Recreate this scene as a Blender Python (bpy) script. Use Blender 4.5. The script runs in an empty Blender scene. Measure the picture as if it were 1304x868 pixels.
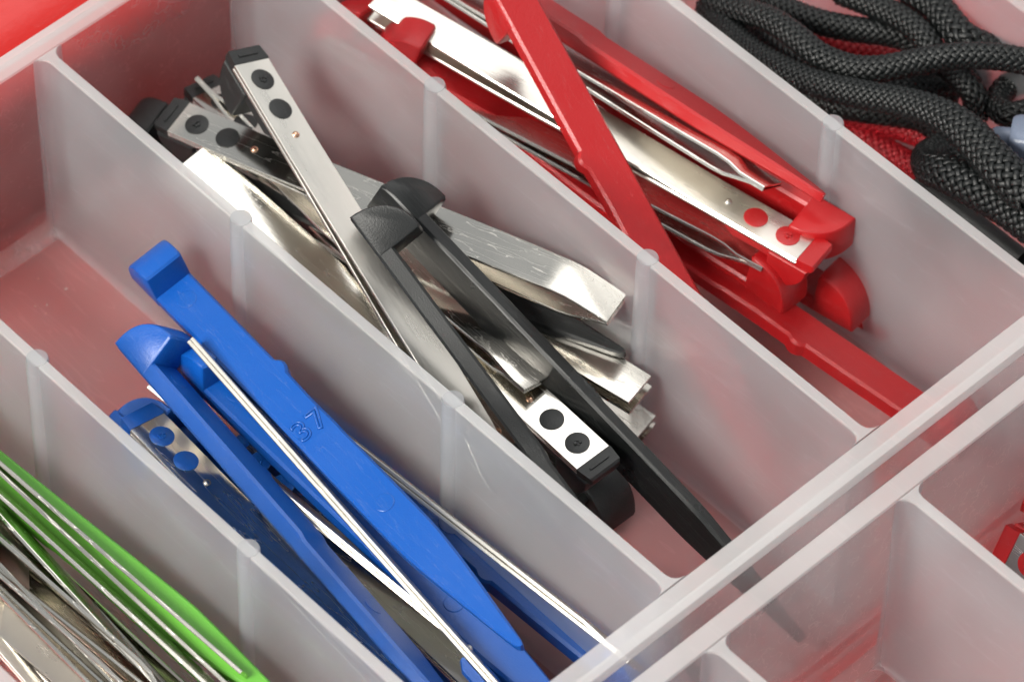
import bpy, bmesh, math, random
import numpy as np
from mathutils import Vector, Matrix

S = bpy.context.scene
S.unit_settings.system = 'METRIC'
S.unit_settings.scale_length = 0.01          # one unit is one centimetre

# ------------------------------------------------------------------ camera
cam_data = bpy.data.cameras.new('camera')
cam = bpy.data.objects.new('camera', cam_data)
S.collection.objects.link(cam)
S.camera = cam
cam.location = (-12.6965, -13.4579, 29.7068)
cam.rotation_euler = (0.67718, -0.01138, -0.75396)
cam_data.sensor_fit = 'HORIZONTAL'
cam_data.sensor_width = 36.0
cam_data.lens = 6000.0 / 1304.0 * 36.0
cam_data.clip_start = 0.5
cam_data.clip_end = 500
cam_data.dof.use_dof = True
cam_data.dof.focus_distance = 35.7
cam_data.dof.aperture_fstop = 0.62
cam_data.dof.aperture_blades = 0

# ------------------------------------------------------------------ world and lamps (a close-up lit in a studio)
wd = bpy.data.worlds.new('World')
S.world = wd
wd.use_nodes = True
bg = wd.node_tree.nodes['Background']
bg.inputs[0].default_value = (0.93, 0.97, 1.0, 1)
bg.inputs[1].default_value = 0.34


def lamp(name, loc, target, size, size_y, energy, color):
    d = bpy.data.lights.new(name, 'AREA')
    d.shape = 'RECTANGLE'
    d.size = size
    d.size_y = size_y
    d.energy = energy
    d.color = color
    o = bpy.data.objects.new(name, d)
    S.collection.objects.link(o)
    o.location = loc
    o.rotation_euler = (Vector(target) - Vector(loc)).to_track_quat('-Z', 'Y').to_euler()
    return o


lamp('key_softbox', (-37, 6, 39), (3, 3, 1), 18, 18, 38000, (1.0, 0.965, 0.90))
lamp('back_softbox', (27, 15, 49), (3, 3, 1), 38, 38, 8600, (1.0, 0.98, 0.95))

S.view_settings.view_transform = 'Standard'
S.view_settings.look = 'None'
S.view_settings.gamma = 1
S.view_settings.exposure = 0.32
S.view_settings.use_curve_mapping = False
S.cycles.use_denoising = True
S.cycles.max_bounces = 14
S.cycles.diffuse_bounces = 5
S.cycles.glossy_bounces = 6
S.cycles.transmission_bounces = 12
S.cycles.transparent_max_bounces = 24
S.cycles.sample_clamp_indirect = 6.0

# ------------------------------------------------------------------ materials


def new_mat(name):
    m = bpy.data.materials.new(name)
    m.use_nodes = True
    nt = m.node_tree
    for n in list(nt.nodes):
        nt.nodes.remove(n)
    out = nt.nodes.new('ShaderNodeOutputMaterial')
    return m, nt, out


def noise(nt, scale, detail=3.0, stretch=None, rough=0.5):
    tc = nt.nodes.new('ShaderNodeTexCoord')
    mp = nt.nodes.new('ShaderNodeMapping')
    if stretch:
        mp.inputs['Scale'].default_value = stretch
    nt.links.new(tc.outputs['Object'], mp.inputs['Vector'])
    n = nt.nodes.new('ShaderNodeTexNoise')
    n.inputs['Scale'].default_value = scale
    n.inputs['Detail'].default_value = detail
    n.inputs['Roughness'].default_value = rough
    nt.links.new(mp.outputs[0], n.inputs['Vector'])
    return n


def ramp(nt, src, a, b):
    r = nt.nodes.new('ShaderNodeMapRange')
    r.inputs['From Min'].default_value = 0.3
    r.inputs['From Max'].default_value = 0.7
    r.inputs['To Min'].default_value = a
    r.inputs['To Max'].default_value = b
    nt.links.new(src, r.inputs['Value'])
    return r.outputs[0]


def bump(nt, src, strength, dist):
    b = nt.nodes.new('ShaderNodeBump')
    b.inputs['Strength'].default_value = strength
    b.inputs['Distance'].default_value = dist
    nt.links.new(src, b.inputs['Height'])
    return b.outputs[0]


def scratches(nt, rot, scale, width, level=0.6):
    """1 on hairline scratches, 0 elsewhere"""
    tc = nt.nodes.new('ShaderNodeTexCoord')
    mp = nt.nodes.new('ShaderNodeMapping')
    mp.inputs['Rotation'].default_value = (rot * .3, rot * .2, rot)
    mp.inputs['Scale'].default_value = (.08, 1.0, 1.0)
    nt.links.new(tc.outputs['Object'], mp.inputs['Vector'])
    n = nt.nodes.new('ShaderNodeTexNoise')
    n.inputs['Scale'].default_value = scale
    n.inputs['Detail'].default_value = 3
    nt.links.new(mp.outputs[0], n.inputs['Vector'])
    d = nt.nodes.new('ShaderNodeMath')
    d.operation = 'COMPARE'
    d.inputs[1].default_value = level
    d.inputs[2].default_value = width
    nt.links.new(n.outputs['Fac'], d.inputs[0])
    return d.outputs[0]


def plus(nt, a, b, k):
    m = nt.nodes.new('ShaderNodeMath')
    m.operation = 'MULTIPLY_ADD'
    nt.links.new(b, m.inputs[0])
    m.inputs[1].default_value = k
    nt.links.new(a, m.inputs[2])
    return m.outputs[0]


def plastic(name, col, r0, r1, grain=60.0, bdist=0.004, brushed=False, sss=0.0, spec=0.5):
    m, nt, out = new_mat(name)
    p = nt.nodes.new('ShaderNodeBsdfPrincipled')
    p.inputs['Base Color'].default_value = (*col, 1)
    p.inputs['Specular IOR Level'].default_value = spec
    big = noise(nt, 2.2, 4)
    scr = plus(nt, scratches(nt, .5, 9, .0035), scratches(nt, -.35, 14, .0035, .57), 1.0)
    nt.links.new(plus(nt, ramp(nt, big.outputs['Fac'], r0, r1), scr, .16), p.inputs['Roughness'])
    fine = noise(nt, grain, 2, (0.06, 1.0, 1.0) if brushed else None)
    nt.links.new(bump(nt, plus(nt, fine.outputs['Fac'], scr, -.25), 0.4, bdist), p.inputs['Normal'])
    wear = nt.nodes.new('ShaderNodeMixRGB')              # scuffed, slightly whitened spots
    wear.inputs[1].default_value = (*col, 1)
    wear.inputs[2].default_value = (col[0] * .75 + .10, col[1] * .75 + .10, col[2] * .75 + .10, 1)
    dull = nt.nodes.new('ShaderNodeMath')
    dull.operation = 'MULTIPLY'
    dull.use_clamp = True
    dull.inputs[1].default_value = .16
    nt.links.new(scr, dull.inputs[0])
    nt.links.new(dull.outputs[0], wear.inputs[0])
    nt.links.new(wear.outputs[0], p.inputs['Base Color'])
    if sss > 0:
        p.inputs['Subsurface Weight'].default_value = sss
        p.inputs['Subsurface Radius'].default_value = (0.06, 0.06, 0.06)
        p.inputs['Subsurface Scale'].default_value = 1.0
    nt.links.new(p.outputs[0], out.inputs[0])
    return m


def steel(name, col, r0, r1):
    m, nt, out = new_mat(name)
    p = nt.nodes.new('ShaderNodeBsdfPrincipled')
    p.inputs['Base Color'].default_value = (*col, 1)
    p.inputs['Metallic'].default_value = 1.0
    big = noise(nt, 1.6, 5, (0.5, 2, 2))
    scr = plus(nt, scratches(nt, .25, 12, .004), scratches(nt, -.6, 9, .004, .57), 1.0)
    nt.links.new(plus(nt, ramp(nt, big.outputs['Fac'], r0, r1), scr, .18), p.inputs['Roughness'])
    fine = noise(nt, 45, 3, (0.05, 1.0, 1.0))
    wav = noise(nt, 0.9, 1)
    mix = nt.nodes.new('ShaderNodeMath')
    mix.operation = 'MULTIPLY_ADD'
    mix.inputs[1].default_value = 4.0
    nt.links.new(wav.outputs['Fac'], mix.inputs[0])
    nt.links.new(fine.outputs['Fac'], mix.inputs[2])
    nt.links.new(bump(nt, mix.outputs[0], 0.10, 0.004), p.inputs['Normal'])
    nt.links.new(p.outputs[0], out.inputs[0])
    return m


def frosted(name, tint, clear, blur, body_white=0.86):
    """milky polypropylene: clear share goes straight through, blur share scatters through, the rest is milky"""
    m, nt, out = new_mat(name)
    L = nt.links
    d = nt.nodes.new('ShaderNodeBsdfDiffuse')
    d.inputs['Color'].default_value = (tint[0] * body_white, tint[1] * body_white, tint[2] * body_white, 1)
    tl = nt.nodes.new('ShaderNodeBsdfTranslucent')
    tl.inputs['Color'].default_value = (tint[0] * .95, tint[1] * .95, tint[2] * .95, 1)
    milk = nt.nodes.new('ShaderNodeMixShader')
    milk.inputs[0].default_value = 0.45
    L.new(d.outputs[0], milk.inputs[1])
    L.new(tl.outputs[0], milk.inputs[2])
    tr = nt.nodes.new('ShaderNodeBsdfTransparent')
    tr.inputs['Color'].default_value = (.985, .985, .985, 1)
    rf = nt.nodes.new('ShaderNodeBsdfRefraction')
    rf.inputs['Color'].default_value = (.98, .98, .98, 1)
    rf.inputs['Roughness'].default_value = 0.75
    rf.inputs['IOR'].default_value = 1.18
    see = nt.nodes.new('ShaderNodeMixShader')
    see.inputs[0].default_value = blur / (clear + blur)
    L.new(tr.outputs[0], see.inputs[1])
    L.new(rf.outputs[0], see.inputs[2])
    body = nt.nodes.new('ShaderNodeMixShader')
    cloud = noise(nt, 0.8, 3)
    share_lo = ramp(nt, cloud.outputs['Fac'], clear + blur - 0.05, clear + blur + 0.05)
    # hairline scuffs: thin milky lines where stretched noise crosses its middle value
    last = share_lo
    for rot, sc in ((0.5, 5.0), (-0.9, 7.0)):
        tc = nt.nodes.new('ShaderNodeTexCoord')
        mp = nt.nodes.new('ShaderNodeMapping')
        mp.inputs['Rotation'].default_value = (rot, rot * .7, rot)
        mp.inputs['Scale'].default_value = (1.0, .10, 1.0)
        L.new(tc.outputs['Object'], mp.inputs['Vector'])
        sn = nt.nodes.new('ShaderNodeTexNoise')
        sn.inputs['Scale'].default_value = sc
        sn.inputs['Detail'].default_value = 2
        L.new(mp.outputs[0], sn.inputs['Vector'])
        d1 = nt.nodes.new('ShaderNodeMath')
        d1.operation = 'SUBTRACT'
        L.new(sn.outputs['Fac'], d1.inputs[0])
        d1.inputs[1].default_value = 0.60
        d2 = nt.nodes.new('ShaderNodeMath')
        d2.operation = 'ABSOLUTE'
        L.new(d1.outputs[0], d2.inputs[0])
        mr = nt.nodes.new('ShaderNodeMapRange')
        mr.inputs['From Min'].default_value = 0.0
        mr.inputs['From Max'].default_value = 0.012
        mr.inputs['To Min'].default_value = 0.91
        mr.inputs['To Max'].default_value = 1.0
        L.new(d2.outputs[0], mr.inputs['Value'])
        mu = nt.nodes.new('ShaderNodeMath')
        mu.operation = 'MULTIPLY'
        L.new(last, mu.inputs[0])
        L.new(mr.outputs[0], mu.inputs[1])
        last = mu.outputs[0]
    L.new(last, body.inputs[0])
    L.new(milk.outputs[0], body.inputs[1])
    L.new(see.outputs[0], body.inputs[2])
    gl = nt.nodes.new('ShaderNodeBsdfGlossy')
    gl.inputs['Roughness'].default_value = 0.28
    gn = noise(nt, 30, 3)
    L.new(bump(nt, gn.outputs['Fac'], 0.15, 0.004), gl.inputs['Normal'])
    fr = nt.nodes.new('ShaderNodeFresnel')
    fr.inputs['IOR'].default_value = 1.4
    fin = nt.nodes.new('ShaderNodeMixShader')
    geo = nt.nodes.new('ShaderNodeNewGeometry')
    out_only = nt.nodes.new('ShaderNodeMath')          # reflect on the outer side of the skin only
    out_only.operation = 'SUBTRACT'
    out_only.use_clamp = True
    L.new(fr.outputs[0], out_only.inputs[0])
    L.new(geo.outputs['Backfacing'], out_only.inputs[1])
    L.new(out_only.outputs[0], fin.inputs[0])
    L.new(body.outputs[0], fin.inputs[1])
    L.new(gl.outputs[0], fin.inputs[2])
    L.new(fin.outputs[0], out.inputs[0])
    return m


MAT = {
    'blue': plastic('blue_plastic', (0.003, 0.080, 0.37), 0.28, 0.42, sss=0.15),
    'red': plastic('red_plastic', (0.40, 0.008, 0.010), 0.28, 0.44, sss=0.15),
    'black': plastic('black_plastic', (0.013, 0.014, 0.014), 0.40, 0.50, grain=90, bdist=0.006),
    'gloss_black': plastic('brushed_black_plastic', (0.008, 0.009, 0.009), 0.26, 0.36, grain=40, bdist=0.006, brushed=True),
    'green': plastic('green_plastic', (0.11, 0.38, 0.035), 0.36, 0.48, sss=0.15),
    'steel': steel('polished_steel', (0.72, 0.69, 0.63), 0.10, 0.22),
    'steel_b': steel('satin_steel', (0.74, 0.71, 0.65), 0.24, 0.38),
    'copper': steel('copper_pin', (0.80, 0.50, 0.34), 0.2, 0.3),
    'tray': frosted('frosted_polypropylene', (0.925, 0.96, 1.0), 0.38, 0.42),
    'tray_end': frosted('clearer_polypropylene', (0.98, 0.985, 0.99), 0.76, 0.14),
    'tray_lit_edge': frosted('frosted_polypropylene_lit_edge', (0.99, 0.985, 0.975), 0.28, 0.22, 0.92),  # milkier, whiter copy of the tray plastic, with edge light put into its colour
    'tray_floor': frosted('frosted_polypropylene_floor', (1.0, 0.985, 0.98), 0.54, 0.28),
    'case': plastic('red_case_plastic', (0.48, 0.014, 0.011), 0.30, 0.40, grain=25, sss=0.0),
    'cord_black': plastic('black_nylon', (0.004, 0.005, 0.005), 0.30, 0.42, grain=140, bdist=0.008, spec=0.45),
    'cord_red': plastic('red_nylon', (0.36, 0.006, 0.012), 0.40, 0.55, grain=110, bdist=0.006),
    'rubber': plastic('black_rubber', (0.012, 0.012, 0.012), 0.5, 0.65, grain=70, bdist=0.005),
}

# ------------------------------------------------------------------ mesh helpers


def link_mesh(name, verts, faces, mat, parent=None, smooth=None):
    me = bpy.data.meshes.new(name)
    me.from_pydata([tuple(v) for v in verts], [], faces)
    bm = bmesh.new()
    bm.from_mesh(me)
    bmesh.ops.recalc_face_normals(bm, faces=bm.faces)
    bm.to_mesh(me)
    bm.free()
    me.materials.append(MAT[mat])
    if smooth is not None:
        me.shade_smooth()
        me.set_sharp_from_angle(angle=math.radians(smooth))
    o = bpy.data.objects.new(name, me)
    S.collection.objects.link(o)
    if parent:
        o.parent = parent
    return o


def share(name, mesh, parent):
    o = bpy.data.objects.new(name, mesh)
    S.collection.objects.link(o)
    o.parent = parent
    return o


def empty(name, loc=(0, 0, 0)):
    o = bpy.data.objects.new(name, None)
    o.empty_display_size = 0.2
    S.collection.objects.link(o)
    o.location = loc
    return o


def tag(o, label, cat, group=None, kind=None):
    o['label'] = label
    o['category'] = cat
    if group:
        o['group'] = group
    if kind:
        o['kind'] = kind
    return o


def loft(rings, closed_caps=True):
    """rings: list of equally long closed loops of points"""
    n = len(rings[0])
    verts = [p for r in rings for p in r]
    faces = []
    for i in range(len(rings) - 1):
        for j in range(n):
            a = i * n + j
            b = i * n + (j + 1) % n
            faces.append((a, b, b + n, a + n))
    if closed_caps:
        faces.append(tuple(range(n - 1, -1, -1)))
        faces.append(tuple(range((len(rings) - 1) * n, len(rings) * n)))
    return verts, faces


def box(x0, x1, y0, y1, z0, z1):
    v = [(x, y, z) for x in (x0, x1) for y in (y0, y1) for z in (z0, z1)]
    f = [(0, 1, 3, 2), (4, 6, 7, 5), (0, 4, 5, 1), (2, 3, 7, 6), (0, 2, 6, 4), (1, 5, 7, 3)]
    return v, f


def disc(cx, cy, z0, z1, r, n=24):
    rings = [[(cx + r * math.cos(2 * math.pi * k / n), cy + r * math.sin(2 * math.pi * k / n), z0) for k in range(n)],
             [(cx + r * math.cos(2 * math.pi * k / n), cy + r * math.sin(2 * math.pi * k / n), z1 * .75 + z0 * .25) for k in range(n)],
             [(cx + .93 * r * math.cos(2 * math.pi * k / n), cy + .93 * r * math.sin(2 * math.pi * k / n), z1) for k in range(n)]]
    return loft(rings)


def merge(*parts):
    V, F = [], []
    for v, f in parts:
        b = len(V)
        V += list(v)
        F += [tuple(i + b for i in q) for q in f]
    return V, F


# ------------------------------------------------------------------ the trays
W, LEN, H = 2.0232, 7.2, 2.1
BEV = 0.02


def fillet(d, r):
    if d >= r:
        return 0.0
    return r - math.sqrt(max(0.0, r * r - (r - d) ** 2))


def wall_mesh(name, a, b, thick, parent, mat='tray', ends=(True, True), draft=0.010, base_r=0.06, end_r=0.10, top=H):
    """solid upright wall from a to b (plan), flaring into the floor and into the walls at its ends"""
    a, b = Vector((a[0], a[1], 0)), Vector((b[0], b[1], 0))
    length = (b - a).length
    d = (b - a) / length
    n = Vector((-d.y, d.x, 0))
    st = [end_r * (1 - math.cos(math.radians(t))) for t in (0, 12, 26, 42, 60, 90)]
    s_list = (st if ends[0] else [0.0]) + [length * k / 6 for k in range(1, 6)] + ([length - q for q in reversed(st)] if ends[1] else [length])
    zl = [base_r * (1 - math.cos(math.radians(t))) for t in (0, 15, 32, 50, 70, 90)] + [top * .4, top * .7, top - BEV]
    rings = []
    for s in s_list:
        e = 0.0
        if ends[0]:
            e += fillet(s, end_r)
        if ends[1]:
            e += fillet(length - s, end_r)
        left, right = [], []
        for z in zl:
            h = thick / 2 + draft * (top - z) + fillet(z, base_r) + e
            left.append(a + d * s + n * h + Vector((0, 0, z + .003)))
            right.append(a + d * s - n * h + Vector((0, 0, z + .003)))
        h = thick / 2 + e - BEV * .55
        left.append(a + d * s + n * h + Vector((0, 0, top)))
        right.append(a + d * s - n * h + Vector((0, 0, top)))
        rings.append(left + right[::-1])
    v, f = loft(rings)
    o = link_mesh(name, v, f, mat, parent, smooth=40)
    o.data.materials.append(MAT['tray_lit_edge'])           # thick top edge: whiter copy of the plastic, light on it put into colour
    for p in o.data.polygons:
        if p.center.z > top - BEV and abs(p.normal.z) > .3:
            p.material_index = 1
    return o


def post_mesh(r, top=H, draft=0.012):
    n = 28
    rings = []
    for z, rr in ((0.01, r + draft * top), (top - .015, r), (top + .006, r * .93)):
        rings.append([(rr * math.cos(2 * math.pi * k / n), rr * math.sin(2 * math.pi * k / n), z) for k in range(n)])
    v, f = loft(rings)
    me = bpy.data.meshes.new('divider_post')
    me.from_pydata(v, [], f)
    me.materials.append(MAT['tray'])
    me.materials.append(MAT['tray_lit_edge'])
    me.shade_smooth()
    me.set_sharp_from_angle(angle=math.radians(50))
    return me


def build_tray(root, xs, y0, y1, front_rim, back_rim, posts, t_end=.15):
    t_out = 0.11
    x0, x1 = xs[0], xs[-1]
    # floor panel
    v, f = box(x0 - .05, x1 + .05, y0 - .05, y1 + .05, -0.09, 0.0)
    link_mesh('tray_floor', v, f, 'tray_floor', root)
    # front and back walls run the whole way, side walls and dividers stand between them
    wall_mesh('tray_wall', (x0 - .06, y0), (x1 + .06, y0), t_end, root, mat='tray_end', ends=(False, False), base_r=.07)
    wall_mesh('tray_wall', (x0 - .06, y1), (x1 + .06, y1), t_end, root, mat='tray_end', ends=(False, False), base_r=.07)
    for i, x in enumerate(xs):
        outer = i in (0, len(xs) - 1)
        wall_mesh('tray_wall' if outer else 'divider', (x, y0 + t_end / 2 + .004), (x, y1 - t_end / 2 - .004), t_out if outer else 0.092, root)
    for yy, sgn, on in ((y0, -1, front_rim), (y1, 1, back_rim)):
        if not on:
            continue
        # rolled lip outside the wall
        p0, p1 = t_end / 2 + .001, t_end / 2 + .07
        prof = [(p0 - .012, H + .001), (p0, H - .02), (p0, H - .09), (p1 - .012, H - .10), (p1, H - .09), (p1, H - .02), (p1 - .012, H + .001)]
        rings = [[(x, yy + sgn * q[0], q[1]) for q in prof] for x in (x0 - .06, x1 + .06)]
        v, f = loft(rings)
        link_mesh('rim_lip', v, f, 'tray_lit_edge', root, smooth=40)
    pm = post_mesh(0.088)
    for x in xs[1:-1]:
        for y in posts:
            o = share('divider_post', pm, root)
            o.location = (x, y, 0)


trayA = empty('organizer_tray', (0, 0, 0))
tag(trayA, 'frosted translucent plastic organizer tray with five long compartments holding the tools and cords', 'tray', 'frosted organizer trays')
build_tray(trayA, [-W, 0, W, 2 * W, 3 * W, 4 * W], 0, LEN, True, True, (LEN / 3, 2 * LEN / 3))
trayB = empty('organizer_tray', (0, 0, 0))
tag(trayB, 'mostly empty frosted translucent plastic tray in the lower right corner', 'tray', 'frosted organizer trays')
build_tray(trayB, [-0.1, 1.9, 3.9, 5.9, 7.9], -7.6, -0.41, False, False, (-2.8, -5.2), .18)

# the red case that the trays stand in
case = empty('storage_case', (0, 0, -0.1))
tag(case, 'glossy red plastic case with a thick rounded rim, under and behind the trays', 'case')
v, f = box(-9, 15, -14, LEN + .5, -.35, 0)
link_mesh('case_floor', v, f, 'case', case)
prof = []
for k in range(25):
    t = math.radians(180 * k / 24)
    prof.append((LEN + .93 - .72 * math.cos(t), 1.30 + .62 * math.sin(t)))
prof += [(LEN + 1.65, -.35), (LEN + .52, -.35), (LEN + .5, 0.0), (LEN + .21, .02)]
rings = [[(x, q[0], q[1]) for q in prof] for x in (-9, 15)]
v, f = loft(rings)
link_mesh('case_rim', v, f, 'case', case, smooth=45)

# ------------------------------------------------------------------ the picks and tweezers
PICK_L, PICK_W, PICK_T = 4.8, 0.335, 0.145
TW_L, TW_W = 4.25, 0.335


def head_geo(x_in, z_base, w, hgt, bev=0.03):
    """quarter round thumb nail head: flat inner face at x_in, round outer side, bevelled rims"""
    prof = []
    for k in range(15):
        t = math.radians(90 * k / 14)
        prof.append((x_in - x_in * math.cos(t) ** 0.9, z_base + hgt * math.sin(t) ** 0.95))
    prof.append((x_in + .018, z_base + hgt - .018))
    prof.append((x_in + .03, z_base + .10))
    prof.append((x_in + .03, z_base))
    cx = sum(p[0] for p in prof) / len(prof)
    cz = sum(p[1] for p in prof) / len(prof)

    def ring(y, k):
        return [(cx + (p[0] - cx) * k, y, cz + (p[1] - cz) * k) for p in prof]
    h = w / 2
    rings = [ring(-h, .90), ring(-h + bev * .25, .955), ring(-h + bev, 1), ring(h - bev, 1), ring(h - bev * .25, .955), ring(h, .90)]
    return loft(rings)


def pick_body_geo():
    """strap: (x, left half width, right half width, top z)"""
    w, t = PICK_W / 2, PICK_T
    st = [(0.015, w * .9, w * .9, t * .3), (0.05, w * .97, w * .97, t * .6), (0.12, w, w, t), (0.5, w, w, t), (1.0, w, w, t), (1.52, w, w, t), (1.55, w, w + .03, t),
          (1.59, w, w + .042, t), (1.63, w, w + .038, t), (1.68, w, w + .005, t), (2.0, w, w - .005, t), (2.30, w, w, t),
          (2.34, w, w, t), (2.42, w, w, t - .018), (2.9, w * 1.02, w * 1.02, t - .018), (3.5, w * 1.02, w, t - .02), (3.62, w, w * .97, t - .022),
          (3.9, w * .84, w * .83, t - .03), (4.2, w * .64, w * .62, t - .04), (4.5, w * .44, w * .38, t - .052), (4.7, w * .30, w * .22, t - .062),
          (4.77, w * .22, w * .15, t - .066), (4.80, w * .1, w * .06, t - .07)]
    rings = []
    for x, l, r, top in st:
        b = min(.022, l * .4, r * .4)
        rings.append([(x, -l + b, 0), (x, r - b, 0), (x, r, b), (x, r, top - b), (x, r - b, top), (x, -l + b, top), (x, -l, top - b), (x, -l, b)])
    return loft(rings)


def arm_geo(sign, spread, bend=True, z0=0.0, th=0.031):
    """thin springy steel arm, diverging to one side and with its end bent back in"""
    n = 34
    pts = []
    for i in range(n + 1):
        u = i / n
        x = .12 + u * (TW_L - .12)
        k = max(0.0, (x - .95) / (TW_L - .95))
        z = spread * (1.25 * k ** 1.15 - .25 * k ** 3)
        if bend:
            q = max(0.0, (x - (TW_L - .42)) / .42)
            z = max(z - (.10 + .35 * spread) * q ** 1.2, min(z, 0.0) + .003) if sign > 0 else max(z - (.10 + .35 * spread) * q ** 1.2, -.02)
        pts.append((x, z))
    rings = []
    for i, (x, z) in enumerate(pts):
        a, b = pts[max(0, i - 1)], pts[min(n, i + 1)]
        tx, tz = b[0] - a[0], b[1] - a[1]
        L = math.hypot(tx, tz)
        nx, nz = -tz / L, tx / L
        k = max(0.0, (x - 3.2) / (TW_L - 3.2))
        h = TW_W / 2 * (1 - .10 * k)
        zz = z0 + sign * z
        snx = nx * sign
        e = .006

        def q(y, s):
            return (x + snx * s, y, zz + nz * s)
        rings.append([q(-h + e, 0), q(h - e, 0), q(h, e), q(h, th - e), q(h - e, th), q(-h + e, th), q(-h, th - e), q(-h, e)])
    return loft(rings)


def arrange(root, loc, xdir, zup):
    X = Vector(xdir).normalized()
    Z = Vector(zup)
    Z = (Z - X * Z.dot(X)).normalized()
    Y = Z.cross(X)
    m = Matrix((X, Y, Z)).transposed().to_4x4()
    m.translation = Vector(loc)
    root.matrix_world = m


CACHE = {}


def cached(key, name, geo, mat, parent, smooth=35):
    if key in CACHE:
        return share(name, CACHE[key], parent)
    v, f = geo()
    o = link_mesh(name, v, f, mat, parent, smooth=smooth)
    CACHE[key] = o.data
    return o


MARKS = ((.58, PICK_T - .002, PICK_T + .004), (3.14, PICK_T - .022, PICK_T - .0135))


def make_pick(colour, mat=None):
    mat = mat or colour
    root = empty('plastic_pick')
    cached(('pick', mat), 'strap', pick_body_geo, mat, root)
    cached(('phead', mat), 'thumb_head', lambda: head_geo(.37, .007, PICK_W + .012, .40), mat, root, 32)
    for k, q in enumerate(MARKS):
        cached(('marks', mat, k), 'moulding_mark', lambda: disc(q[0], 0, q[1], q[2], .078), mat, root, 15)
    return root


def make_tweezers(colour, spread=.16, steel_mat='steel', bend=True):
    root = empty('tweezers')
    key = (round(spread, 2), steel_mat, bend)
    cached(('armA',) + key, 'arm', lambda: arm_geo(-1, spread, bend, 0.0), steel_mat, root, 30)
    cached(('armB',) + key, 'arm', lambda: arm_geo(1, spread, bend, 0.033), steel_mat, root, 30)
    hd = cached(('thead', colour), 'thumb_head', lambda: head_geo(.34, .068, TW_W + .02, .31), colour, root, 32)
    v0 = ('tblock', colour)

    def block():
        w = TW_W / 2 - .01
        a = loft([[(x, -w, z0), (x, w, z0), (x, w, z1 - .02), (x, w - .02, z1), (x, -w + .02, z1), (x, -w, z1 - .02)]
                  for x, z0, z1 in ((.28, .070, .16), (.70, .070, .16), (.78, .070, .11))])
        b = loft([[(x, -h, z0), (x, h, z0), (x, h, z1), (x, -h, z1)] for x, h, z0, z1 in
                  ((-.035, w * .88, .02, .06), (-.02, w * .96, .0, .075), (.10, w + .01, -.006, .09), (.116, w + .01, -.004, .09))])
        return merge(a, b)
    cached(v0, 'head_block', block, colour, hd, 32)
    for k, cx in enumerate((.30, .60)):
        cached(('stud', colour, k), 'stud', lambda: disc(cx, 0, .0, -.008, .098), colour, root, 32)
    cached(('gate', colour), 'gate_mark', lambda: merge(*[disc(.30 + .022 * math.cos(a), .022 * math.sin(a), -.006, -.018 - .006 * math.sin(3 * a), .013, 8)
                                                         for a in (0, 1.1, 2.3, 3.4, 4.6, 5.5)]), colour, root, 32)
    if colour == 'black':
        cached(('slot', colour), 'embossed_bar', lambda: box(.035, .058, -.09, .09, -.014, .0), colour, root, 32)

    def pin():
        rings = []
        for t in (0, 25, 50, 75):
            r = .032 * math.cos(math.radians(t))
            rings.append([(.86 + r * math.cos(2 * math.pi * k / 12), r * math.sin(2 * math.pi * k / 12), .001 - .022 * math.sin(math.radians(t))) for k in range(12)])
        return loft(rings)
    cached(('pin', 'copper' if colour == 'black' else steel_mat), 'rivet_pin', pin, 'copper' if colour == 'black' else steel_mat, root, 40)
    return root


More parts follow.
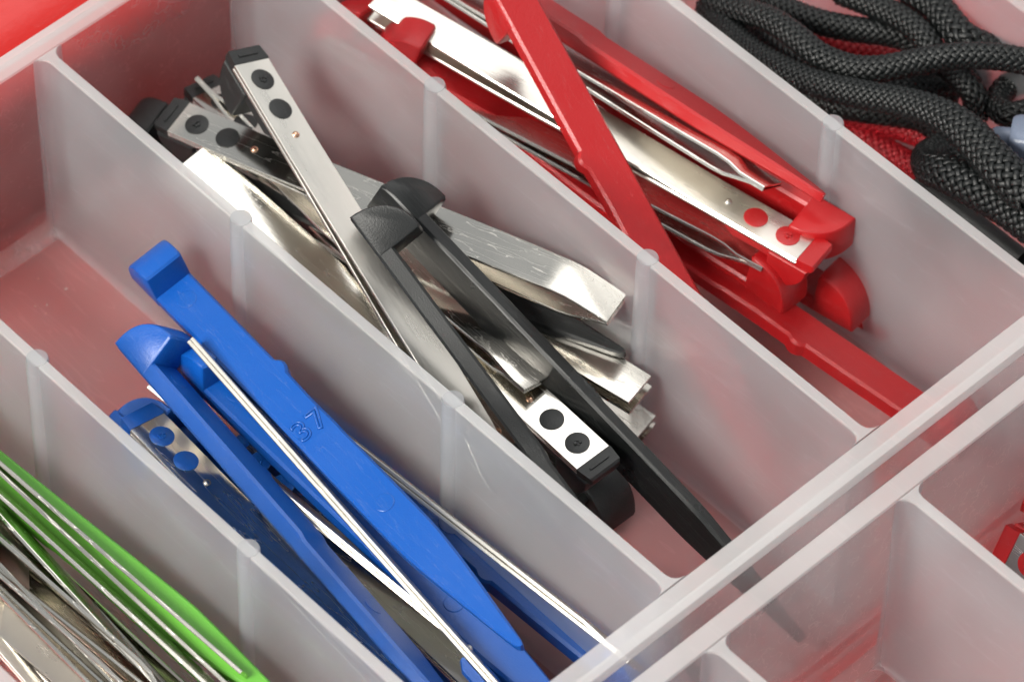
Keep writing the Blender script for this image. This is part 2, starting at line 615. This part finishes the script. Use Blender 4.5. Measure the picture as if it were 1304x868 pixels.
TOOLS = [
    ('pick', 'blue', {'number': '37'}, (1.654, 5.515, 1.200), (-0.0957, -0.9945, 0.0421), (-0.2369, 0.0638, 0.9694),
     'topmost bright blue pick with the raised number 37 on its flat face', 'blue picks and tweezers'),
    ('pick', 'blue', {}, (1.011, 5.045, 1.150), (-0.1083, -0.9938, -0.0261), (0.7369, -0.0979, 0.6689),
     'blue pick with its pointed head by the left wall, strap running below the 37 pick', 'blue picks and tweezers'),
    ('pick', 'blue', {}, (1.385, 4.747, 0.950), (-0.0290, -0.9993, -0.0253), (0.0342, -0.0263, 0.9991),
     'dark blue pick lying between the 37 pick and the one left of it', 'blue picks and tweezers'),
    ('pick', 'blue', {}, (2.077, 0.292, 0.350), (-0.0466, 0.9984, 0.0335), (0.0886, -0.0293, 0.9956),
     'blue pick low on the right, its end seen through the front wall', 'blue picks and tweezers'),
    ('tweezers', 'blue', {'spread': 0.06}, (0.765, 4.622, 0.950), (-0.0484, -0.9981, -0.0394), (-0.1716, 0.0472, -0.9840),
     'steel tweezers showing two blue studs beside the left blue pick', 'blue picks and tweezers'),
    ('tweezers', 'blue', {'spread': 0.0, 'bend': False, 'steel': 'steel_b'}, (1.004, 0.336, 1.000), (0.0828, 0.9929, 0.0852), (-0.8937, 0.1118, -0.4346),
     'steel tweezers on edge whose bright tip lies against the 37 pick', 'blue picks and tweezers'),
    ('tweezers', 'blue', {'spread': 0.0, 'bend': False, 'steel': 'steel_b'}, (1.338, 0.427, 0.700), (-0.0787, 0.9933, 0.0845), (-0.8392, -0.0202, -0.5435),
     'steel tweezers on edge, a bright line between two lower blue picks', 'blue picks and tweezers'),
    ('tweezers', 'blue', {'spread': 0.0, 'steel': 'steel_b'}, (1.741, 4.504, 0.950), (0.0426, -0.9987, 0.0262), (-0.8593, -0.0500, -0.5090),
     'steel tweezers on edge with a bent tip near the front right corner', 'blue picks and tweezers'),
    ('tweezers', 'blue', {'spread': 0.03}, (1.377, 4.205, 0.450), (-0.0593, -0.9970, 0.0498), (0.1704, -0.0592, -0.9836),
     'flat steel tweezers low in the blue pile reflecting blue', 'blue picks and tweezers'),
    ('pick', 'blue', {}, (1.110, 4.662, 0.250), (-0.0469, -0.9988, -0.0153), (0.1728, -0.0232, 0.9847),
     'blue pick at the bottom of the pile near the left wall', 'blue picks and tweezers'),
    ('tweezers', 'blue', {'spread': 0.07}, (0.732, 4.855, 0.600), (-0.0090, -0.9993, -0.0372), (0.8986, -0.0245, 0.4381),
     'steel tweezers on edge close to the left wall of the blue compartment', 'blue picks and tweezers'),
    ('tweezers', 'black', {'spread': 0.06, 'steel': 'steel_b'}, (3.336, 6.264, 1.850), (-0.2201, -0.9509, -0.2177), (-0.2708, 0.2740, -0.9228),
     'upright leaning steel tweezers with two black studs, highest in the black compartment', 'black picks and tweezers'),
    ('tweezers', 'black', {'spread': 0.13}, (2.805, 6.651, 1.200), (0.2537, -0.9646, 0.0724), (0.1194, -0.0430, -0.9919),
     'steel tweezers with two black studs and a pinkish face, tips bent by the right wall', 'black picks and tweezers'),
    ('tweezers', 'black', {'spread': 0.03, 'bend': False}, (2.972, 1.999, 0.350), (-0.0699, 0.9790, 0.1914), (0.0212, 0.1933, -0.9809),
     'steel tweezers with a bright white arm end leaning on the blue side divider', 'black picks and tweezers'),
    ('tweezers', 'black', {'spread': 0.03}, (3.248, 2.689, 0.250), (0.0360, 0.9856, 0.1650), (-0.8929, 0.1058, -0.4376),
     'steel tweezers on edge, thin tip rising beside the studded head', 'black picks and tweezers'),
    ('pick', 'black', {'mat': 'gloss_black'}, (3.120, 4.497, 1.750), (0.0593, -0.9414, -0.3321), (0.9633, 0.1412, -0.2282),
     'long glossy black pick on its side reaching down to the front wall', 'black picks and tweezers'),
    ('pick', 'black', {}, (2.712, 4.304, 1.950), (-0.0505, -0.9245, -0.3778), (0.9038, -0.2033, 0.3766),
     'dark grey pick on its side in front of the long black pick', 'black picks and tweezers'),
    ('pick', 'black', {}, (2.726, 7.058, 0.700), (0.2370, -0.9688, 0.0720), (-0.1855, 0.0276, 0.9822),
     'black pick with its flat tip touching the right divider', 'black picks and tweezers'),
    ('tweezers', 'black', {'spread': 0.06, 'bend': False}, (3.077, 6.319, 1.000), (0.1577, -0.9874, -0.0118), (0.1356, 0.0335, -0.9902),
     'steel tweezers whose flat square tip lies by the floor at the right', 'black picks and tweezers'),
    ('tweezers', 'black', {'spread': 0.05}, (3.010, 1.772, 1.000), (0.0451, 0.9990, 0.0000), (0.0697, -0.0031, -0.9976),
     'steel tweezers with two black studs and copper pin near the front', 'black picks and tweezers'),
    ('tweezers', 'black', {'spread': 0.05}, (3.351, 6.882, 0.950), (-0.0467, -0.9979, 0.0455), (-0.1411, -0.0385, -0.9892),
     'steel tweezers whose bent shiny tip rests on the studded tweezers near the front', 'black picks and tweezers'),
    ('pick', 'black', {}, (3.243, 1.783, 0.030), (0.0168, 0.9996, 0.0207), (-0.0003, -0.0207, 0.9998),
     'black pick with round head low against the blue side divider', 'black picks and tweezers'),
    ('tweezers', 'red', {'spread': 0.06, 'steel': 'steel_b', 'bend': False}, (5.582, 1.993, 1.250), (-0.2214, 0.9717, 0.0818), (-0.0861, 0.0640, -0.9942),
     'steel tweezers with two red studs and a wide bright white arm', 'red picks and tweezers'),
    ('pick', 'red', {}, (5.330, 7.001, 1.500), (0.1014, -0.9948, 0.0000), (0.5272, 0.0537, 0.8480),
     'long red pick along the cord side divider with its tip by the studded tweezers', 'red picks and tweezers'),
    ('pick', 'red', {}, (5.086, 5.089, 2.350), (-0.1752, -0.8835, -0.4344), (0.0158, 0.4386, -0.8985),
     'pale red pick crossing over the white steel arm, flat side up', 'red picks and tweezers'),
    ('pick', 'red', {}, (5.555, 0.265, 0.350), (-0.1675, 0.9773, 0.1296), (0.2263, -0.0899, 0.9699),
     'plain red strap along the black side divider reaching the front wall', 'red picks and tweezers'),
    ('tweezers', 'red', {'spread': 0.05}, (5.032, 6.788, 1.500), (0.1316, -0.9913, 0.0000), (0.5686, 0.0755, 0.8192),
     'steel tweezers with a bent tip beside the red head with a fan top', 'red picks and tweezers'),
    ('pick', 'red', {}, (6.037, 2.030, 1.150), (-0.1599, 0.9870, 0.0135), (-0.9866, -0.1593, -0.0349),
     'red pick lying on its side, fan shaped head uppermost at the front', 'red picks and tweezers'),
    ('pick', 'red', {}, (5.417, 2.062, 0.680), (-0.1391, 0.9901, 0.0159), (0.1400, 0.0038, 0.9901),
     'red pick with a round head left of the lowest red head', 'red picks and tweezers'),
    ('pick', 'red', {}, (5.900, 1.750, 0.350), (-0.1748, 0.9845, 0.0130), (0.1393, 0.0116, 0.9902),
     'red pick with the round head nearest the front floor', 'red picks and tweezers'),
    ('tweezers', 'red', {'spread': 0.05}, (4.314, 6.438, 1.250), (0.2453, -0.9673, -0.0653), (0.4089, 0.0421, 0.9116),
     'steel tweezers with arms running along the black side divider under the pale pick', 'red picks and tweezers'),
    ('pick', 'red', {}, (4.377, 5.911, 1.400), (0.3658, -0.8856, -0.2860), (0.2680, -0.1940, 0.9437),
     'red pick whose head peeks over the divider near the top edge', 'red picks and tweezers'),
    ('pick', 'green', {}, (-0.666, 6.322, 1.300), (0.0647, -0.9979, -0.0000), (0.0696, 0.0045, -0.9976),
     'bright green pick lying along the blue side divider', 'green picks and tweezers'),
    ('tweezers', 'green', {'spread': 0.05, 'bend': False}, (-0.579, 6.230, 1.350), (0.0211, -0.9995, -0.0233), (0.8957, 0.0086, 0.4445),
     'steel tweezers on edge beside the bright green pick', 'green picks and tweezers'),
    ('tweezers', 'green', {'spread': 0.12, 'bend': False}, (-0.723, 6.234, 1.400), (-0.0230, -0.9994, -0.0254), (0.8452, -0.0330, 0.5335),
     'steel tweezers on edge, second from the bright green pick', 'green picks and tweezers'),
    ('pick', 'green', {}, (-0.409, 6.598, 0.350), (-0.0002, -1.0000, -0.0000), (0.5000, -0.0001, 0.8660),
     'dark green pick on its side below the steel tweezers', 'green picks and tweezers'),
    ('tweezers', 'green', {'spread': 0.12}, (-1.062, 6.286, 1.400), (-0.0009, -0.9996, -0.0267), (0.9348, -0.0103, 0.3551),
     'wide faced steel tweezers near the left picture edge', 'green picks and tweezers'),
    ('pick', 'green', {}, (-1.206, 4.074, 1.300), (-0.0072, 1.0000, 0.0000), (0.3420, 0.0024, 0.9397),
     'green pick head at the left picture edge', 'green picks and tweezers'),
    ('tweezers', 'green', {'spread': 0.12, 'steel': 'steel_b'}, (-0.902, 2.253, 0.500), (0.0004, 0.9736, 0.2284), (-0.2587, 0.2208, -0.9404),
     'steel tweezers with broad cream faces at the lower left', 'green picks and tweezers'),
    ('tweezers', 'green', {'spread': 0.1, 'steel': 'steel_b'}, (-1.380, 2.331, 0.900), (0.0166, 0.9835, 0.1800), (-0.0667, 0.1807, -0.9813),
     'steel tweezers with cream face at the lower left corner', 'green picks and tweezers'),
    ('pick', 'green', {}, (-0.611, 5.773, 0.200), (0.0400, -0.9992, 0.0000), (0.0000, 0.0000, 1.0000),
     'green pick at the bottom of the green pile', 'green picks and tweezers'),
    ('tweezers', 'red', {'spread': 0.1}, (5.027, -0.564, 0.500), (-0.0182, -0.9984, 0.0542), (0.8654, -0.0429, -0.4993),
     'steel tweezers with a red head at the right edge of the empty tray', 'red picks and tweezers'),
    ('pick', 'red', {}, (5.443, -0.454, 0.600), (0.3002, -0.9539, 0.0000), (0.0000, 0.0000, 1.0000),
     'red pick whose head shows at the right picture edge', 'red picks and tweezers'),
    ('tweezers', 'green', {'spread': 0.1, 'bend': False}, (-0.744, 6.052, 1.150), (0.0591, -0.9969, -0.0510), (0.8194, 0.0192, 0.5728),
     'steel tweezers on edge, third from the bright green pick', 'green picks and tweezers'),
    ('tweezers', 'green', {'spread': 0.06, 'bend': False}, (-0.789, 1.693, 1.000), (0.0015, 0.9966, 0.0827), (-0.9197, 0.0339, -0.3911),
     'steel tweezers on edge deep between the green picks', 'green picks and tweezers'),
    ('tweezers', 'green', {'spread': 0.1, 'bend': False}, (-1.224, 5.820, 1.200), (0.0380, -0.9993, 0.0000), (0.9047, 0.0344, 0.4246),
     'steel tweezers on edge low beside the cream faced ones', 'green picks and tweezers'),
    ('tweezers', 'black', {'spread': 0.08}, (3.132, 6.742, 0.700), (0.2294, -0.9733, 0.0126), (0.7475, 0.1679, -0.6427),
     'thin steel tweezers low between the black pick tip and the right divider', 'black picks and tweezers'),
    ('tweezers', 'black', {'spread': 0.05, 'bend': False}, (3.175, 6.359, 0.550), (0.1671, -0.9840, -0.0612), (0.1271, 0.0831, -0.9884),
     'flat steel tweezers lowest by the right divider, half hidden by the long black pick', 'black picks and tweezers'),
    ('tweezers', 'green', {'spread': 0.03, 'bend': False}, (-0.858, 5.744, 0.950), (0.0404, -0.9991, -0.0159), (0.0691, 0.0187, -0.9974),
     'steel tweezers with a flat face under the bright lines beside the green pick', 'green picks and tweezers'),
    ('tweezers', 'green', {'spread': 0.04, 'bend': False, 'steel': 'steel_b'}, (-1.380, 6.016, 1.150), (0.0450, -0.9990, -0.0000), (0.1390, 0.0063, -0.9903),
     'steel tweezers with a pale flat face just above the lower left cream ones', 'green picks and tweezers'),
    ('tweezers', 'green', {'spread': 0.08, 'bend': False}, (-1.275, 5.964, 1.400), (0.0001, -1.0000, -0.0000), (0.9192, 0.0001, 0.3938),
     'steel tweezers on edge, last bright line before the lower left corner', 'green picks and tweezers'),
]
for kind, colour, opt, loc, xd, zu, label, group in TOOLS:
    if kind == 'pick':
        r = make_pick(colour, opt.get('mat'))
        if opt.get('number'):
            cu = bpy.data.curves.new('number', 'FONT')
            cu.body = opt['number']
            cu.size = .26
            cu.space_character = 1.15
            cu.align_x = 'CENTER'
            cu.fill_mode = 'NONE'
            cu.bevel_depth = .011
            cu.bevel_resolution = 1
            tmp = bpy.data.objects.new('number', cu)
            S.collection.objects.link(tmp)
            me = bpy.data.meshes.new_from_object(tmp.evaluated_get(bpy.context.evaluated_depsgraph_get()))
            bpy.data.objects.remove(tmp)
            me.materials.clear()
            me.materials.append(MAT[colour])
            o = share('embossed_number', me, r)
            o.matrix_local = Matrix(((0, -1, 0, 2.28), (1, 0, 0, 0), (0, 0, 1, PICK_T + .001), (0, 0, 0, 1)))
            o['label'] = 'raised number 37'
    else:
        r = make_tweezers(colour, opt.get('spread', .16), opt.get('steel', 'steel'), opt.get('bend', True))
    arrange(r, loc, xd, zu)
    tag(r, label, 'pick' if kind == 'pick' else 'tweezers', group)

# ------------------------------------------------------------------ cords


def smooth_path(ctrl, step):
    P = np.array(ctrl, float)
    out = []
    n = len(P)
    for i in range(n - 1):
        p0, p1, p2, p3 = P[max(i - 1, 0)], P[i], P[i + 1], P[min(i + 2, n - 1)]
        m = 40
        for k in range(m):
            t = k / m
            out.append(.5 * ((2 * p1) + (-p0 + p2) * t + (2 * p0 - 5 * p1 + 4 * p2 - p3) * t * t + (-p0 + 3 * p1 - 3 * p2 + p3) * t ** 3))
    out.append(P[-1])
    out = np.array(out)
    d = np.r_[0, np.cumsum(np.linalg.norm(np.diff(out[:, :3], axis=0), axis=1))]
    s = np.arange(0, d[-1], step)
    return s, np.stack([np.interp(s, d, out[:, k]) for k in range(4)], 1)


def frames(p):
    T = np.gradient(p, axis=0)
    T /= np.linalg.norm(T, axis=1)[:, None]
    N = np.zeros_like(T)
    n0 = np.cross(T[0], [0, 0, 1.0])
    n0 /= np.linalg.norm(n0)
    N[0] = n0
    for i in range(1, len(T)):
        n = N[i - 1] - T[i] * np.dot(N[i - 1], T[i])
        N[i] = n / np.linalg.norm(n)
    return T, N, np.cross(T, N)


def tube_arrays(c, A, B, ra, rb, sides):
    n = len(c)
    ang = np.arange(sides) * 2 * math.pi / sides
    v = c[:, None, :] + A[:, None, :] * (np.cos(ang) * 1.0)[None, :, None] * np.asarray(ra)[:, None, None] + B[:, None, :] * np.sin(ang)[None, :, None] * np.asarray(rb)[:, None, None]
    i = np.arange(n - 1)[:, None] * sides
    j = np.arange(sides)[None, :]
    a = i + j
    b = i + (j + 1) % sides
    f = np.stack([a, b, b + sides, a + sides], -1).reshape(-1, 4)
    return v.reshape(-1, 3), f


def mesh_np(name, V, F, mat):
    me = bpy.data.meshes.new(name)
    me.vertices.add(len(V))
    me.vertices.foreach_set('co', V.astype(np.float32).ravel())
    me.loops.add(F.size)
    me.loops.foreach_set('vertex_index', F.astype(np.int32).ravel())
    me.polygons.add(len(F))
    me.polygons.foreach_set('loop_start', np.arange(0, F.size, 4, dtype=np.int32))
    me.update(calc_edges=True)
    me.validate()
    me.shade_smooth()
    me.materials.append(MAT[mat])
    return me


def make_cord(ctrl, mat, label, group, N=8, braid=True):
    """braided cord: a core with strands wound both ways over and under each other"""
    s, P = smooth_path(ctrl, .0105)
    p, R = P[:, :3], P[:, 3]
    T, Nn, B = frames(p)
    base = p[0].copy()
    p = p - base
    st = slice(None, None, 4)
    V, F = tube_arrays(p[st], Nn[st], B[st], R[st] * (.86 if braid else 1), R[st] * (.86 if braid else 1), 14)
    nv = len(V)
    core = mesh_np('cord', V, F, mat)
    o = bpy.data.objects.new('braided_cord' if braid else 'rubber_strap', core)
    S.collection.objects.link(o)
    o.location = base
    tag(o, label, 'cord' if braid else 'strap', group)
    if not braid:
        return o
    VV, FF = [], []
    off = 0
    # phase advances with length over radius so the braid scales with the cord
    phi = np.concatenate([[0], np.cumsum(.0105 / R[1:])]) * 1.25
    for sg in (1, -1):
        for k in range(N):
            th = sg * phi + 2 * math.pi * k / N
            amp = .055 * sg * np.cos(N * phi)
            rad = R * (.93 + amp)
            er = Nn * np.cos(th)[:, None] + B * np.sin(th)[:, None]
            et = -Nn * np.sin(th)[:, None] + B * np.cos(th)[:, None]
            c = p + er * rad[:, None]
            wdir = et * .62 - sg * T * .78
            v, f = tube_arrays(c, wdir, er, R * 1.88 / N, R * .96 / N, 6)
            VV.append(v)
            FF.append(f + off)
            off += len(v)
    me = mesh_np('sheath', np.concatenate(VV), np.concatenate(FF), mat)
    b = share('braided_sheath', me, o)
    b['kind'] = 'stuff'
    return o


CORDS = [
    ([(6.724, 4.397, 1.450, 0.103), (6.741, 4.118, 1.550, 0.103), (6.759, 3.756, 1.700, 0.103), (6.747, 3.452, 1.750, 0.103), (6.741, 3.180, 1.750, 0.103), (6.833, 2.919, 1.750, 0.103), (6.975, 2.712, 1.800, 0.103), (7.210, 2.538, 1.850, 0.103), (7.445, 2.336, 1.900, 0.103), (7.670, 2.118, 1.900, 0.103), (7.861, 1.919, 1.850, 0.103)],
     'cord_black', 'long black braided cord curving across the middle of the cord compartment', 'black braided cords', True),
    ([(6.736, 4.433, 1.350, 0.103), (6.610, 4.069, 1.450, 0.103), (6.515, 3.681, 1.550, 0.103), (6.497, 3.285, 1.650, 0.108), (6.563, 2.973, 1.700, 0.108), (6.689, 2.663, 1.750, 0.113), (6.828, 2.369, 1.800, 0.118), (6.902, 2.101, 1.850, 0.129), (6.914, 1.805, 1.900, 0.144), (6.871, 1.510, 1.900, 0.154), (6.818, 1.209, 1.900, 0.160), (6.826, 0.931, 1.850, 0.160)],
     'cord_black', 'thick black braided cord nearest the red tools, running to the right edge', 'black braided cords', True),
    ([(6.759, 0.787, 1.650, 0.154), (6.756, 1.119, 1.650, 0.154), (6.707, 1.439, 1.650, 0.154), (6.684, 1.722, 1.600, 0.144), (6.743, 1.919, 1.450, 0.134), (6.919, 2.084, 1.300, 0.134), (7.121, 2.092, 1.200, 0.134), (7.214, 1.914, 1.150, 0.134), (7.222, 1.605, 1.150, 0.134)],
     'cord_black', 'black braided cord doubling back in a tight loop at the lower right', 'black braided cords', True),
    ([(7.221, 4.273, 1.250, 0.103), (7.220, 3.972, 1.300, 0.103), (7.281, 3.675, 1.350, 0.103), (7.430, 3.432, 1.350, 0.103), (7.601, 3.212, 1.350, 0.103), (7.728, 3.032, 1.300, 0.103), (7.815, 2.862, 1.150, 0.103), (7.835, 2.693, 1.050, 0.103), (7.708, 2.620, 0.950, 0.103)],
     'cord_black', 'black braided cord passing over the floor patch near the top', 'black braided cords', True),
    ([(7.576, 3.733, 1.450, 0.103), (7.646, 3.388, 1.500, 0.103), (7.667, 3.089, 1.550, 0.103), (7.652, 2.869, 1.550, 0.103), (7.626, 2.722, 1.500, 0.103), (7.693, 2.534, 1.350, 0.103), (7.708, 2.333, 1.250, 0.103), (7.680, 2.253, 1.050, 0.103)],
     'cord_black', 'black braided cord bending down from the top edge', 'black braided cords', True),
    ([(7.935, 3.316, 1.550, 0.124), (7.929, 3.021, 1.600, 0.124), (7.876, 2.796, 1.600, 0.124), (7.844, 2.591, 1.600, 0.124), (7.990, 2.425, 1.500, 0.113), (8.209, 2.176, 1.350, 0.103)],
     'cord_black', 'black braided cord at the upper right beside the pink wall', 'black braided cords', True),
    ([(8.178, 2.133, 1.250, 0.103), (8.046, 2.259, 1.150, 0.103), (7.837, 2.180, 1.150, 0.103), (7.761, 1.977, 1.250, 0.103), (7.942, 1.886, 1.250, 0.103)],
     'cord_black', 'short black cord loop at the right picture edge', 'black braided cords', True),
    ([(7.007, 4.528, 0.950, 0.103), (7.012, 4.164, 0.950, 0.103), (6.996, 3.783, 0.950, 0.103), (6.950, 3.316, 0.950, 0.103), (7.083, 2.918, 1.050, 0.103), (7.335, 2.571, 1.050, 0.103), (7.418, 2.345, 0.950, 0.103), (7.476, 1.950, 0.850, 0.103)],
     'cord_black', 'black braided cord lowest in the pile behind the thick cord', 'black braided cords', True),
    ([(7.031, 4.534, 1.150, 0.103), (7.050, 4.278, 1.150, 0.103), (6.967, 3.895, 1.200, 0.103), (6.941, 3.543, 1.250, 0.103), (7.033, 3.186, 1.250, 0.103), (7.355, 2.895, 1.150, 0.103), (7.741, 2.662, 1.050, 0.103), (8.155, 2.599, 0.950, 0.103)],
     'cord_black', 'black braided cord under the long curving cord', 'black braided cords', True),
    ([(7.013, 3.245, 0.800, 0.103), (7.194, 3.001, 0.800, 0.103), (7.332, 2.718, 0.800, 0.103), (7.408, 2.436, 0.800, 0.103), (7.405, 2.133, 0.750, 0.103)],
     'cord_red', 'upper red braided cord under the black cords', 'red braided cords', True),
    ([(6.981, 3.260, 0.650, 0.103), (7.100, 2.956, 0.650, 0.103), (7.167, 2.663, 0.650, 0.103), (7.202, 2.400, 0.650, 0.103), (7.175, 2.080, 0.650, 0.103)],
     'cord_red', 'lower red braided cord against the red tool divider', 'red braided cords', True),
    ([(7.587, 3.924, 0.750, 0.103), (7.695, 3.664, 0.750, 0.103), (7.835, 3.436, 0.750, 0.103), (7.985, 3.159, 0.750, 0.103), (8.167, 2.794, 0.750, 0.103), (8.200, 2.505, 0.800, 0.103), (8.200, 2.270, 0.800, 0.103)],
     'cord_red', 'red braided cord glimpsed between the black cords further back', 'red braided cords', True),
    ([(6.733, 1.997, 1.200, 0.093), (6.705, 1.703, 1.250, 0.093), (6.710, 1.365, 1.250, 0.093), (6.708, 0.854, 1.250, 0.093)],
     'rubber', 'smooth black rubber strap under the looped cord', None, False),
]
for ctrl, mat, label, group, braid in CORDS:
    make_cord(ctrl, mat, label, group, 10 if max(c[3] for c in ctrl) > .125 else 8, braid)

# ------------------------------------------------------------------ cord lock at the right edge


def cord_lock(loc, rz):
    root = empty('cord_lock', loc)
    root.rotation_euler = (0.2, 0.1, rz)
    tag(root, 'small bluish grey cord lock among the black cords at the right picture edge', 'cord lock')
    rings = []
    for x, k in ((-.3, .86), (-.28, .95), (-.24, 1), (.24, 1), (.28, .95), (.3, .86)):
        ring = []
        for q in range(20):
            a = 2 * math.pi * q / 20
            ca, sa = math.cos(a), math.sin(a)
            ring.append((x, .2 * k * math.copysign(abs(ca) ** .5, ca), .16 * k * math.copysign(abs(sa) ** .5, sa)))
        rings.append(ring)
    v, f = loft(rings)
    link_mesh('lock_body', v, f, 'lock', root, smooth=40)
    v, f = loft([[(x, r * math.cos(2 * math.pi * k / 16), r * math.sin(2 * math.pi * k / 16)) for k in range(16)] for x, r in ((.3, .1), (.42, .1), (.45, .085))])
    link_mesh('push_button', v, f, 'lock', root, smooth=40)


MAT['lock'] = plastic('blue_grey_plastic', (0.16, 0.19, 0.26), 0.25, 0.35)
cord_lock((7.412, 1.298, 1.75), 2.2)

# ------------------------------------------------------------------ tiny crumbs on the tray floors
rnd = random.Random(5)
cv, cf = [], []
for k in range(90):
    if k < 40:
        x, y = rnd.uniform(2.1, 5.6), -.56 - abs(rnd.gauss(0, .5))
    elif k < 70:
        x, y = rnd.uniform(.2, 1.8), rnd.uniform(4.6, 7.0)
    else:
        x, y = rnd.uniform(2.3, 3.8), rnd.uniform(.2, 1.8)
    r = rnd.uniform(.006, .016)
    b = len(cv)
    for q in range(4):
        a = q * 1.57 + rnd.uniform(-.4, .4)
        cv.append((x + r * math.cos(a) * rnd.uniform(.6, 1.5), y + r * math.sin(a), .004))
    cv.append((x + rnd.uniform(-.3, .3) * r, y, .004 + r * rnd.uniform(.5, 1.1)))
    cf += [(b, b + 1, b + 4), (b + 1, b + 2, b + 4), (b + 2, b + 3, b + 4), (b + 3, b, b + 4), (b + 3, b + 2, b + 1, b)]
MAT['crumb'] = plastic('pale_crumbs', (0.5, 0.45, 0.42), 0.5, 0.7)
tag(link_mesh('crumbs', cv, cf, 'crumb'), 'tiny pale crumbs and dust scattered on the tray floors', 'crumbs', kind='stuff')
